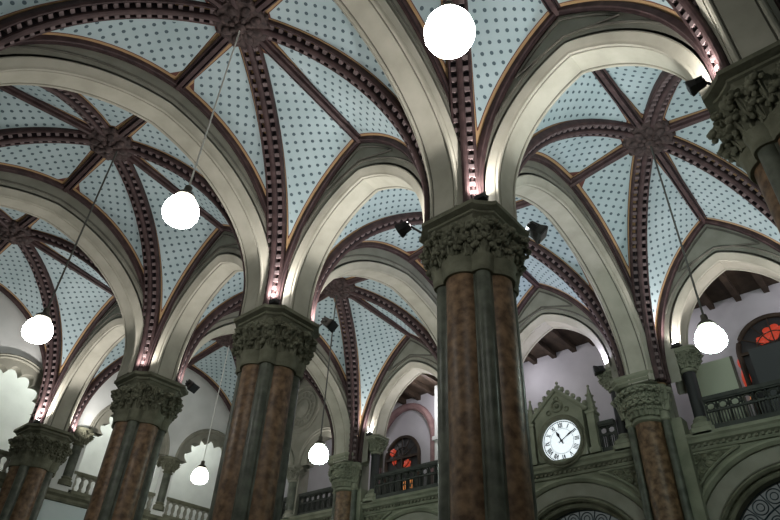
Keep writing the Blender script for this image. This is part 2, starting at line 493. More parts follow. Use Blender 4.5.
def sgn_to(A, pt):
    return 1 if (Vector((*pt, 0))-A.P0).dot(A.b) > 0 else -1
bays = [(0, -1, 'maroon star of ribs at the top edge, right of the central column'),
        (-1, -1, 'maroon star of ribs with the uppermost boss, top centre left'),
        (-2, -1, 'maroon star of ribs between the two broad arches at the left'),
        (-3, -1, 'maroon star of ribs nearest the white end wall at the left edge'),
        (0, 1, 'maroon star of ribs in the upper right, over the mercury lamp'),
        (-1, 1, 'maroon star of ribs above the clock, half hidden by the central column'),
        (-2, 1, 'maroon star of ribs seen between the central column and the second column'),
        (-3, 1, 'maroon star of ribs in the far left corner behind the second column')]
for b, s, lb in bays:
    i0, i1 = b, b+1
    ylo, yhi = (Y0, 0) if s < 0 else (0, Y1)
    c = ((XS[i0]+XS[i1])/2, (ylo+yhi)/2)
    lowA = AR0[b] if s < 0 else AR['row', b]
    highA = AR['row', b] if s < 0 else AR['wall', b]
    sides = [lowA, AR['long', i1, s], highA, AR['long', i0, s]]
    vault_bay(i0, i1, ylo, yhi, [(q, sgn_to(q, c)) for q in sides], lb)

# ------------------------------------------------------------------ columns
def canted(s, cant, notch=.0):
    q = s-cant
    base = [(s, -q), (s, q), (s-notch, q+notch), (q+notch, s-notch), (q, s)]
    out = []
    for k in range(4):
        M = Matrix.Rotation(k*PI/2, 2)
        seg = [(s, -q), (s, q), (s-notch*.9, q+notch*.4), (q+notch*.4, s-notch*.9)]
        out += [tuple(M @ Vector(p)) for p in seg]
    return out
def leaf(mb, base, out, width, height, curl, mi=0):
    """a curled acanthus leaf; base point, outward dir (unit, horizontal)"""
    side = Vector((-out.y, out.x, 0)); nseg, nw = 7, 6
    rings = []
    for i in range(nseg+1):
        t = i/nseg
        zz = height*(math.sin(t*PI*.62)/math.sin(PI*.62*.82)) if t < 1 else height*.86
        oo = .045+.05*t+curl*(t**2.4)
        wd = width*(.70+.55*math.sin(PI*min(t*1.02, 1)))*(1-.12*t)
        if i % 2: wd *= .78
        r_ = []
        for k in range(nw+1):
            s = -1+2*k/nw
            ridge = .045*(1-abs(s))-.02*(1-abs(math.sin(s*PI*1.5)))
            r_.append(base+side*(s*wd/2)+out*(oo+ridge-.02*s*s)+Z*zz)
        rings.append(r_)
    vs = [p for r_ in rings for p in r_]; w = nw+1
    bk = [p-out*.045 for p in vs]; n0 = len(vs)
    fs = [(i*w+k, i*w+k+1, (i+1)*w+k+1, (i+1)*w+k) for i in range(nseg) for k in range(nw)]
    fb = [tuple(n0+q for q in f[::-1]) for f in fs]
    edge = [k for k in range(w)]+[i*w+nw for i in range(1, nseg+1)]+[nseg*w+k for k in range(nw-1, -1, -1)]+[i*w for i in range(nseg-1, 0, -1)]
    fe = [(edge[i], n0+edge[i], n0+edge[(i+1) % len(edge)], edge[(i+1) % len(edge)]) for i in range(len(edge))]
    mb.add(vs+bk, fs+fb+fe, mi)
    tip = base+out*(.06+curl*1.05)+Z*(height*.86)
    for sg, up, rr in ((0, -.015, .25), (-1, -.05, .19), (1, -.05, .19)):
        mb.ball(tip+side*sg*width*.30+Z*up-out*abs(sg)*.02, width*rr, 7, (1, 1, .8), None, mi)
    for sg in (-1, 1):                                     # side lobes half way up
        mb.ball(base+side*sg*width*.46+out*(.06+curl*.25)+Z*height*.48, width*.17, 6, (1, 1, 1.3), None, mi)
    mb.tube([base+out*.05, base+out*(.085+curl*.06)+Z*height*.4, base+out*(.10+curl*.4)+Z*height*.75], [.02, .018, .012], 6, mi)
def cluster_outline(scale=1.0, n=64):
    pts = []
    for k in range(n):
        a = 2*PI*k/n; d = Vector((math.cos(a), math.sin(a))); best = .3
        for q in range(4):
            for (c, r) in (((.30*math.cos(q*PI/2), .30*math.sin(q*PI/2)), .285), ((.335*math.cos(q*PI/2+PI/4)*1.38, .335*math.sin(q*PI/2+PI/4)*1.38), .135)):
                c = Vector(c); b = c.dot(d); disc = b*b-(c.length_squared-r*r)
                if disc > 0: best = max(best, b+math.sqrt(disc))
        pts.append(d*best*scale)
    return pts
def square_outline(s, cant, n=64):
    poly = canted(s, cant); pts = []
    for k in range(n):
        a = 2*PI*k/n; d = Vector((math.cos(a), math.sin(a))); best = 9
        m = max(abs(d.x), abs(d.y)); best = s/m
        dd = (abs(d.x)+abs(d.y)); best = min(best, (2*s-cant)/dd)
        pts.append(d*best)
    return pts
def make_column(label):
    t = thing('clustered_column', label, 'column', (0, 0, 0), 'clustered marble columns')
    m = MB()
    for z0, z1, s in ((0, .35, .82), (.35, .42, .78)): m.loft([[Vector((x, y, z)) for x, y in canted(s, .25)] for z in (z0, z1)])
    m.build('plinth', DARKST, t)
    ol = cluster_outline(.955)
    m = MB(); m.loft([[Vector((p.x*k, p.y*k, z)) for p in ol] for z, k in ((.42, 1.28), (.5, 1.30), (.56, 1.18), (.62, 1.12), (.7, 1.2), (.78, 1.1), (.85, 1.02))])
    m.build('base_moulding', DARKST, t)
    m = MB(); m.loft([[Vector((p[0], p[1], z)) for p in canted(.40, .16)] for z in (.6, 6.6)]); m.build('core', GREENM, t)
    for q in range(4):
        a = q*PI/2; m = MB()
        m.lathe([(.246, .6), (.246, 6.42)], (.288*math.cos(a), .288*math.sin(a), 0), 28); m.build('marble_shaft', MARBLE, t)
        a += PI/4; m = MB()
        m.lathe([(.105, .6), (.105, 6.45)], (.447*math.cos(a), .447*math.sin(a), 0), 16)
        m.build('slender_shaft', GREENM, t)
    m = MB()
    m.loft([[Vector((p.x*k, p.y*k, z)) for p in ol] for z, k in ((6.36, .98), (6.36, 1.03), (6.40, 1.055), (6.46, 1.05), (6.52, 1.06), (6.58, 1.10), (6.61, 1.10), (6.62, .98))])
    m.build('neck_band', DARKST, t, ang=50)
    m = MB(); sq = square_outline(.56, .20)
    rings = []
    for i in range(9):
        f = i/8; k = f**2.2; z = 6.60+.56*f
        rings.append([Vector((p.x*.98*(1-k)+q.x*k, p.y*.98*(1-k)+q.y*k, z)) for p, q in zip(ol, sq)])
    m.loft(rings); cap = m.build('capital', DARKST, t)
    def radius(out):
        return max(p.dot(Vector((out.x, out.y))) for p in ol if p.normalized().dot(Vector((out.x, out.y))) > .985)
    for tier, (n, z, h, w, curl, off) in enumerate(((16, 6.60, .27, .21, .10, 0), (16, 6.74, .34, .20, .135, .5))):
        for k in range(n):
            a = 2*PI*(k+off)/n; out = Vector((math.cos(a), math.sin(a), 0)); rr = radius(out)*.96+(.015 if tier else 0)
            m = MB(); leaf(m, Vector((out.x*rr, out.y*rr, z)), out, w*random.uniform(.92, 1.08), h*random.uniform(.93, 1.07), curl*random.uniform(.8, 1.2))
            m.build('acanthus_leaf', DARKST, cap)
    for k in range(4):                                       # rosettes with hanging volutes under the corners
        a = PI/4+k*PI/2; out = Vector((math.cos(a), math.sin(a), 0)); sd = Vector((-out.y, out.x, 0)); m = MB()
        c = out*.69+Z*7.04
        m.ball(c, .07, 8)
        for j in range(6):
            b = 2*PI*j/6; m.ball(c+sd*.085*math.cos(b)+Z*.085*math.sin(b)-out*.01, .05, 6)
        for sg in (-1, 1):
            c2 = out*.60+sd*sg*.30+Z*7.02
            m.ball(c2, .06, 8)
            for j in range(5):
                b = 2*PI*j/5; m.ball(c2+sd*.07*math.cos(b)+Z*.07*math.sin(b), .045, 6)
        m.build('rosette', DARKST, cap)
    m = MB()
    m.loft([[Vector((x, y, z)) for x, y in canted(s, c, nt)] for z, s, c, nt in
            ((7.08, .47, .17, .02), (7.10, .54, .19, .03), (7.15, .54, .19, .03), (7.16, .505, .18, .03), (7.19, .505, .18, .03), (7.24, .56, .20, .05), (7.25, .60, .21, .06), (7.285, .60, .21, .06), (7.29, .575, .2, .06), (7.31, .575, .2, .06), (7.32, .68, .24, .06), (7.385, .68, .24, .06), (7.39, .61, .22, .06), (7.406, .61, .22, .06))])
    m.build('abacus', DARKST, t, ang=15)
    return t
proto = make_column('massive brown marble column in the centre foreground')
proto.location = (.05, .03, 0)
for x, y, lb in ((XS[-1]+.03, .03, 'second marble column, left of the central one'), (XS[-2]+.08, .06, 'third marble column, farther left of the second one'),
                 (XS[1], 0, 'dark marble column with leafy capital cut off by the top right corner')):
    c = dup(proto); c.location = (x, y, 0); c['label'] = lb
# end wall pier
c = dup(proto); c.location = (XS[-3]+.05, 0, 0); c['label'] = 'dark marble pier against the white end wall at the left edge'

# engaged piers of the clock wall
def small_leaves(parent, c, r, z, n, h, w, curl, a0=0, a1=2*PI, mat=None):
    for k in range(n):
        a = a0+(a1-a0)*(k+.5)/n; out = Vector((math.cos(a), math.sin(a), 0))
        m = MB(); leaf(m, Vector((c[0]+out.x*r, c[1]+out.y*r, z)), out, w, h, curl)
        m.build('acanthus_leaf', mat or OLIVE, parent)
def wall_pier(x, label, dx=-.12):
    t = thing('wall_pier', label, 'pier', (x, Y1, 0), 'engaged piers of the clock wall')
    X_ = x+dx; yy = Y1-.18
    m = MB(); m.box((x, Y1+.02, 3.35), (.98, .34, 6.7)); m.build('pilaster', OLIVE, t)
    for s in (-1, 1):
        m = MB(); m.lathe([(.085, .4), (.085, 6.75)], (X_+s*.36, yy-.02, 0), 14); m.build('slender_shaft', GREENM, t)
    m = MB(); m.lathe([(.27, .5), (.27, 6.72)], (X_, yy, 0), 26); m.build('marble_shaft', MARBLE, t)
    m = MB(); m.loft([[Vector((X_+a, yy+b, z)) for a, b in canted(.5, .15)] for z in (0, .5)]); m.build('plinth', OLIVE, t)
    m = MB(); m.lathe([(.28, 6.64), (.32, 6.67), (.32, 6.72), (.285, 6.76), (.29, 6.95), (.34, 7.2), (.42, 7.42)], (X_, yy, 0), 26)
    for s in (-1, 1): m.lathe([(.09, 6.66), (.12, 6.69), (.10, 6.76), (.12, 7.1), (.18, 7.42)], (X_+s*.36, yy-.02, 0), 14)
    cp = m.build('capital', OLIVE, t)
    small_leaves(cp, (X_, yy), .28, 6.76, 9, .30, .20, .12, -PI, 0)
    small_leaves(cp, (X_, yy), .30, 6.98, 10, .36, .19, .14, -PI-.1, .1)
    for s in (-1, 1): small_leaves(cp, (X_+s*.36, yy-.02), .09, 6.85, 4, .45, .15, .12, -PI, 0)
    m = MB(); m.loft([[Vector((X_+a, yy+b, z)) for a, b in canted(s, .14)] for z, s in ((7.40, .43), (7.45, .48), (7.48, .48), (7.50, .455), (7.56, .50), (7.62, .50), (7.636, .47))])
    m.build('abacus', OLIVE, t, ang=20)
    m = MB(); m.box((x, Y1+.12, 7.6), (.70, .30, 2.0)); m.build('upper_pilaster', GREY, t)
    return t
piers = ((XS[0], 'engaged marble pier right of the clock, below the broad arch', -.16),
         (XS[-1], 'engaged marble pier hidden behind the central column', -.1), (XS[-2], 'engaged marble pier between the second and central columns', -.08))
for x, lb, dx in piers: wall_pier(x, lb, dx)

def colonnette(x, y, label, side):
    t = thing('colonnette', label, 'colonnette', (x, y, 6.28), 'short dark colonnettes on the gallery ledge')
    m = MB(); m.loft([[Vector((x+a, y+b, z)) for a, b in canted(s, .06)] for z, s in ((6.28, .24), (6.42, .24), (6.45, .2), (6.52, .2))]); m.build('pedestal', OLIVE, t)
    m = MB(); m.lathe([(.19, 6.52), (.20, 6.56), (.16, 6.6), (.17, 6.63), (.14, 6.67)], (x, y, 0), 18); m.build('base', OLIVE, t)
    m = MB(); m.lathe([(.125, 6.65), (.125, 7.72)], (x, y, 0), 18); m.build('shaft', IRON, t)
    m = MB(); m.lathe([(.13, 7.66), (.16, 7.68), (.16, 7.72), (.135, 7.75), (.15, 7.9), (.24, 8.05)], (x, y, 0), 18); cp = m.build('capital', OLIVE, t)
    small_leaves(cp, (x, y), .135, 7.74, 8, .20, .14, .08); small_leaves(cp, (x, y), .16, 7.84, 9, .22, .14, .10)
    m = MB(); m.loft([[Vector((x+a, y+b, z)) for a, b in canted(s, .08)] for z, s in ((8.03, .24), (8.06, .29), (8.09, .29), (8.10, .27), (8.13, .30), (8.156, .30))]); m.build('abacus', OLIVE, t, ang=20)
    return t
for x, lb, sd in ((XS[0]+.80, 'dark colonnette right of the clock wall pier, beside the white board', 1), (XS[0]-.80, 'dark colonnette between the clock and the marble pier', -1),
              (XS[-1]+.8, 'dark colonnette left of the clock, behind the central column', 1), (XS[-1]-.8, 'dark colonnette hidden by the central column at its left', -1),
              (XS[-2]+.74, 'dark colonnette beside the stained glass door left of the central column', 1),
              (XS[1]-.8, 'dark colonnette at the right end of the gallery railing', -1)):
    colonnette(x, WY-.02, lb, sd)

# ------------------------------------------------------------------ setting: floor, clock wall, gallery, end wall
m = MB(); m.box((-5, 0, -.1), (26, 22, .2)); struct(m.build('floor', FLOORM))
EX, EY = Vector((1, 0, 0)), Vector((0, 1, 0))
# wall below the gallery with its big arches
LA = {0: 2.06, -1: -2.2, -2: -6.6, -3: -11.4}
def low_open(x, r):                  # height of the arch of radius r about the nearest opening, or 0
    for c in LA.values():
        d = abs(x-c)
        if d < r:
            h = math.sqrt(r*r-d*d)
            return 3.97+h
    return 0
RI = 1.5
m = MB(); xs = [XS[-3]-.3]
x = xs[0]
for c in sorted(LA.values()):
    xs += [c-RI-.0001]+[c-RI*math.cos(PI*k/28) for k in range(29)]+[c+RI+.0001]
xs.append(6.6)
vs = []
yF, yB = Y1+.06, Y1+.5
for x in xs:
    lo = low_open(x, RI) if any(abs(x-c) < RI*.99999 for c in LA.values()) else (3.97 if any(abs(abs(x-c)-RI) < 1e-6 for c in LA.values()) else 0)
    vs += [Vector((x, yF, lo)), Vector((x, yF, 6.2)), Vector((x, yB, lo)), Vector((x, yB, 6.2))]
n = len(xs); fs = []
for i in range(n-1):
    a = 4*i; b = a+4
    fs += [(a, b, b+1, a+1), (a+2, a+3, b+3, b+2), (a, a+2, b+2, b), (a+1, b+1, b+3, a+3)]
m.add(vs, fs); struct(m.build('wall_clock_side', OLIVE, smooth=False))
def arch_ring(mb, c, z0, r, prof, y, n=30, a0=0, a1=PI, mi=0):
    pts = []; nr = []
    for k in range(n+1):
        a = a0+(a1-a0)*k/n; d = Vector((-math.cos(a), 0, math.sin(a)))
        pts.append(Vector((c, y, z0))+d*r); nr.append(d)
    pts = [pts[0]-Z*1.6]+pts+[pts[-1]-Z*1.6]; nr = [nr[0]]+nr+[nr[-1]]
    mb.sweep(prof, pts, nr, Vector((0, -1, 0)), mi=mi)
for k, c in LA.items():
    if k == -3: continue
    lb = {0: 'large moulded wall arch at the lower right corner', -1: 'large moulded wall arch directly below the clock', -2: 'large moulded wall arch below the gallery, left of the central column', -3: 'large moulded wall arch below the carved roundel'}[k]
    t = thing('wall_arch', lb, 'arch', (c, yF, 0), 'large arches below the gallery')
    m = MB(); arch_ring(m, c, 3.97, 1.96, [(0, -.07), (.07, -.06), (.12, 0), (.10, .05), (0, .06)], yF); m.build('hood_moulding', OLIVE, t, ang=30)
    m = MB(); arch_ring(m, c, 3.97, 1.75, [(0, -.15), (.03, -.15), (.045, -.13), (.045, .12), (.02, .14), (0, .14)], yF); m.build('flat_band', GREY, t, ang=30)
    m = MB(); arch_ring(m, c, 3.97, 1.52, [(-.4, -.02), (.03, -.02), (.07, .02), (.05, .06), (0, .07), (-.4, .07)], yF); arch_ring(m, c, 3.97, 1.44, [(-.40, -.04), (-.06, -.04), (-.03, 0), (-.06, .06), (-.40, .06)], yF); m.build('inner_roll', DARKST, t, ang=30)
    g = thing('iron_grille', {0: 'dark scrolled iron grille filling the lower right arch', -1: 'dark scrolled iron grille in the arch under the clock', -2: 'dark iron grille in the arch left of the central column', -3: 'dark iron grille in the arch under the roundel'}[k], 'grille', (c, yF+.3, 0), 'iron grilles of the wall arches')
    m = MB(); yy = yF+.30
    for rr in (1.40, 1.05, .70, .35): arch_pts = [(c-rr*math.cos(PI*q/24), yy, 3.97+rr*math.sin(PI*q/24)) for q in range(25)]; m.tube(arch_pts, .016, 6)
    for q in range(13):
        a = PI*q/12; m.tube([(c-.35*math.cos(a), yy, 3.97+.35*math.sin(a)), (c-1.42*math.cos(a), yy, 3.97+1.42*math.sin(a))], .012, 6)
    m.build('bars', GRILL, g)
    m = MB()
    for q in range(12):
        a = PI*(q+.5)/12
        for rr, r2 in ((1.22, .13), (.875, .10), (.53, .06)):
            m.torus((c-rr*math.cos(a), yy, 3.97+rr*math.sin(a)), r2, .012, 1, 16, 5)
            m.torus((c-rr*math.cos(a), yy, 3.97+rr*math.sin(a)), r2*.5, .010, 1, 12, 5)
    m.build('scrolls', GRILL, g)
# carved spandrels between arches and piers
for k, c in LA.items():
    for s in (-1, 1):
        if (k, s) not in ((0, -1), (-1, 1), (-2, -1)): continue
        lb = {(0, -1): 'carved foliage spandrel right of the pier by the lower right arch', (-1, 1): 'carved foliage spandrel below the clock, beside the marble pier', (-1, -1): 'carved spandrel hidden behind the central column, clock side',
              (-2, 1): 'carved spandrel behind the central column, left side', (-2, -1): 'carved spandrel right of the left engaged pier', (-3, 1): 'carved spandrel left of the left engaged pier'}[k, s]
        x_in = c+s*.55; x_out = (c+s*1.68) if k != -3 else c+s*1.9
        def az(x): return 3.97+math.sqrt(max(2.08**2-(x-c)**2, 0))
        top = 5.98
        N = 14; loop = [(x_in+.18*s+(x_out-x_in-.18*s)*i/N, 0) for i in range(N+1)]
        loop = [(x, min(az(x)+.06, top-.01)) for x, _ in loop]
        t = thing('carved_spandrel', lb, 'carving', ((x_in+x_out)/2, yF, 5.4), 'carved spandrels below the gallery')
        m = MB(); vs = []
        for x, z in loop: vs += [Vector((x, yF-.03, z)), Vector((x, yF-.03, top)), Vector((x, yF+.02, z)), Vector((x, yF+.02, top))]
        fs = []
        for i in range(N):
            a = 4*i; b = a+4; fs += [(a, b, b+1, a+1), (a, a+2, b+2, b), (a+1, b+1, b+3, a+3)]
        m.add(vs, fs); m.build('ground', CARVE, t, smooth=False)
        fr = MB(); pts = [Vector((x, yF-.04, z)) for x, z in loop]+[Vector((loop[-1][0], yF-.04, top)), Vector((loop[0][0], yF-.04, top)), Vector((loop[0][0], yF-.04, loop[0][1]))]
        fr.tube(pts, .03, 6); fr.build('frame', OLIVE, t)
        rl = MB(); rng = random.Random(k*10+s)
        cnt = 0
        while cnt < 26:
            x = rng.uniform(min(loop[0][0], loop[-1][0]), max(loop[0][0], loop[-1][0])); lo = az(x)+.12
            if lo > top-.12: continue
            z = rng.uniform(lo, top-.06); r = rng.uniform(.035, .075)
            if rng.random() < .5: rl.torus((x, yF-.045, z), r, .02, 1, 12, 5)
            else: rl.ball((x, yF-.04, z), r, 6, (1, .6, .7))
            cnt += 1
        rl.build('foliage_relief', CARVE, t)['kind'] = 'stuff'
# string course / cornice of the gallery
m = MB()
prof = [(0, 6.02), (.05, 6.02), (.07, 6.06), (.06, 6.12), (.14, 6.16), (.16, 6.22), (.20, 6.26), (.20, 6.32), (.16, 6.34), (0, 6.34)]
m.loft([[Vector((x, yF-b, z)) for b, z in prof] for x in (XS[-3]-.3, 6.6)]); struct(m.build('trim_1', OLIVE, smooth=False))
d = MB(); x = XS[-3]
while x < 6.5:
    d.box((x, yF-.085, 6.105), (.06, .06, .05)); x += .115
struct(d.build('trim_2', DARKST, smooth=False))
# gallery: floor, back wall, timber ceiling
GB = Y1+2.0
m = MB(); m.box((-3.8, Y1+1.25, 6.2), (21, 1.6, .2)); struct(m.build('floor_gallery', WOOD))
m = MB(); m.box((-3.8, GB+.1, 8.6), (21, .2, 5.0)); struct(m.build('wall_gallery_back', LILAC, smooth=False))
m = MB(); m.box((-3.8, Y1+1.3, 10.24), (21, 1.7, .1)); struct(m.build('ceiling_gallery', WOOD, smooth=False))
for i in range(30):
    m = MB(); xj = -13.6+.62*i
    m.box((xj, Y1+1.28, 10.11), (.13, 1.45, .16))
    if i == 0: j0 = m.build('ceiling_joist', WOOD, smooth=False); struct(j0); jx = xj
    else: j = j0.copy(); j.location.x = xj-jx; col.objects.link(j)
# wall above the twin openings (roundel wall), between the corner and the left pier
m = MB(); cxs = (-12.55, -10.25); r_o = .92; zc_ = 7.86; xs = [XS[-3]-.3]
for c in cxs: xs += [c-r_o-1e-4]+[c-r_o*math.cos(PI*k/20) for k in range(21)]+[c+r_o+1e-4]
xs.append(XS[-2]-.1); vs = []
for x in xs:
    lo = 6.3
    for c in cxs:
        if abs(x-c) <= r_o+1e-9: lo = zc_+math.sqrt(max(r_o**2-(x-c)**2, 0))
    vs += [Vector((x, Y1-.05, lo)), Vector((x, Y1-.05, 11.1)), Vector((x, Y1+.35, lo)), Vector((x, Y1+.35, 11.1))]
fs = []
for i in range(len(xs)-1):
    a = 4*i; b = a+4; fs += [(a, b, b+1, a+1), (a+2, a+3, b+3, b+2), (a, a+2, b+2, b)]
m.add(vs, fs); struct(m.build('wall_roundel', GREY, smooth=False))
t = thing('carved_roundel', 'round carved stone roundel high on the far wall between the columns', 'roundel', (-11.4, Y1-.05, 9.85))
m = MB()
for rr, r2 in ((.82, .05), (.62, .035), (.40, .03)): m.torus((-11.4, Y1-.07, 9.85), rr, r2, 1, 40, 6)
m.build('ring_moulding', GREY, t)
for k in range(8):
    m = MB(); a = 2*PI*k/8; m.torus((-11.4+.51*math.cos(a), Y1-.07, 9.85+.51*math.sin(a)), .10, .022, 1, 16, 5); m.build('foil', GREY, t)
m = MB(); m.lathe([(.30, 0), (.30, .03), (.22, .05), (.1, .09), (.004, .1)], (-11.4, Y1-.05, 9.85), 20, Matrix.Rotation(PI/2, 3, 'X')); m.build('rosette', GREY, t)

def foiled_arch(origin, ex, ey, c, zc, Ro, label, name='foiled_arch', depth=.3, jamb=1.62, group='foiled arches of the end wall', mat=None, nf=7):
    """round moulded arch with a scalloped inner edge. ex runs along the wall, ey points into the hall"""
    o = Vector(origin)
    t = thing(name, label, 'arch', tuple(o+ex*c+Z*zc), group)
    n = 84; ring = []
    for k in range(n+1):
        a = PI*k/n; ph = (a/PI*nf) % 1.0
        ri = Ro-.46+.17*math.sin(PI*ph)
        ring.append((a, ri))
    m = MB(); vs = []
    for a, ri in ring:
        d = ex*(-math.cos(a))+Z*math.sin(a)
        for r_, q in ((Ro-.12, 0), (ri, 0), (ri, -depth), (Ro-.12, -depth)): vs.append(o+ex*c+Z*zc+d*r_+ey*q)
    fs = []
    for k in range(n):
        for j in range(4): fs.append((k*4+j, k*4+(j+1) % 4, k*4+4+(j+1) % 4, k*4+4+j))
    m.add(vs, fs); m.build('scalloped_ring', mat or GREY, t, ang=20)
    m = MB(); pts = []; nr = []
    for k in range(41):
        a = PI*k/40; d = ex*(-math.cos(a))+Z*math.sin(a); pts.append(o+ex*c+Z*zc+d*(Ro-.06)); nr.append(d)
    m.sweep([(-.05, -.07), (.03, -.07), (.06, -.04), (.05, 0), (.08, .03), (.05, .06), (-.05, .06)], pts, nr, ey); m.build('outer_moulding', mat or GREY, t, ang=30)
    return t
def twin_column(p, label, group, mat=None, zb=6.3, zt=7.86):
    x, y = p; t = thing('gallery_colonnette', label, 'colonnette', (x, y, zb), group)
    m = MB(); m.lathe([(.22, zb), (.22, zb+.12), (.17, zb+.16), (.19, zb+.2), (.14, zb+.26)], (x, y, 0), 16); m.build('base', mat or DARKST, t)
    m = MB(); m.lathe([(.17, zb+.24), (.17, zt-.44)], (x, y, 0), 16); m.build('shaft', GREENM, t)
    m = MB(); m.lathe([(.18, zt-.48), (.21, zt-.45), (.18, zt-.40), (.21, zt-.2), (.31, zt-.08), (.34, zt-.07), (.34, zt)], (x, y, 0), 16); cp = m.build('capital', mat or DARKST, t)
    small_leaves(cp, (x, y), .18, zt-.38, 8, .22, .15, .08, mat=mat or DARKST); small_leaves(cp, (x, y), .20, zt-.27, 8, .2, .13, .09, .3, .3+2*PI, mat=mat or DARKST)
for c, lb in zip(cxs, ('plain round gallery arch in the far corner below the roundel', 'plain round gallery arch below the roundel, beside the engaged pier')):
    foiled_arch((0, Y1-.06, 0), EX, -EY, c, zc_, r_o+.14, lb, 'round_arch', .3, group='round arches below the roundel', nf=1)
for x, lb in ((-11.4, 'colonnette between the two round arches below the roundel'),):
    twin_column((x, Y1-.02), lb, 'colonnettes below the roundel', GREY)

# railings
def railing(p0, p1, label, group, zb=6.34, zt=7.02, style='iron', mat=None, rmat=None):
    p0 = Vector((*p0, 0)); p1 = Vector((*p1, 0)); d = p1-p0; L = d.length; e = d/L; nrm = Vector((-e.y, e.x, 0))
    M = Matrix((e, nrm, Z)).transposed(); mid = (p0+p1)/2
    t = thing('balcony_railing', label, 'railing', tuple(mid+Z*zb), group)
    mat = mat or RAILW; rmat = rmat or mat
    m = MB(); m.box(mid+Z*(zt-.04), (L, .14, .08), M); m.box(mid+Z*(zt-.095), (L, .09, .03), M); m.build('top_rail', rmat, t, smooth=False)
    m = MB(); m.box(mid+Z*(zb+.05), (L, .10, .10), M); m.build('bottom_rail', rmat, t, smooth=False)
    if style == 'iron':
        m = MB(); m.box(mid+Z*(zt-.30), (L, .06, .035), M); m.build('middle_rail', rmat, t, smooth=False)
    k = max(2, round(L/(.235 if style == 'iron' else .21))); st = L/k; first = None
    for i in range(k):
        q = p0+e*(st*(i+.5))
        if first is None:
            m = MB()
            if style == 'iron':
                c = q+Z*(zt-.205)
                pts = [c+e*(.078*math.cos(2*PI*j/16))+Z*(.078*math.sin(2*PI*j/16)) for j in range(17)]
                m.tube(pts, .02, 6)
                for s in (-1, 1): m.box(q+e*s*st/2+Z*((zb+zt)/2), (.035, .05, zt-zb-.1), M)
                for s in (-1, 0, 1): m.box(q+e*s*st*.25+Z*(zb+.23), (.022, .03, .32), M)
            else:
                m.lathe([(.05, zb+.1), (.055, zb+.14), (.035, zb+.18), (.06, zb+.28), (.045, zb+.36), (.03, zb+.40), (.055, zt-.14), (.055, zt-.11)], q, 10)
                pts = [q+e*st/2+e*(st/2*.85*math.cos(PI*j/8))+Z*(zt-.20+.09*math.sin(PI*j/8)) for j in range(9)]
                m.tube(pts, .022, 6)
            first = m.build('baluster', mat, t); q0 = q
        else:
            b = first.copy(); b.location = first.location+(q-q0); col.objects.link(b)
    return t
gy = Y1-.02
railing((XS[0]+.95, gy), (XS[1]-.95, gy), 'dark gallery railing in front of the white board at the right', 'dark gallery railings')
railing((-1.28, gy), (XS[0]-.92, gy), 'short dark railing between the clock and the pier', 'dark gallery railings')
railing((XS[-1]+.95, gy), (-3.12, gy), 'short dark railing left of the clock beside the central column', 'dark gallery railings')
railing((XS[-2]+.90, gy), (XS[-1]-.95, gy), 'dark gallery railing before the stained glass door left of the central column', 'dark gallery railings')
railing((-11.15, gy+.1), (XS[-2]-.45, gy+.1), 'dark railing under the round arch beside the left engaged pier', 'dark gallery railings')
railing((XS[-3]+.4, gy+.1), (-11.65, gy+.1), 'dark railing under the round arch in the far corner', 'dark gallery railings')

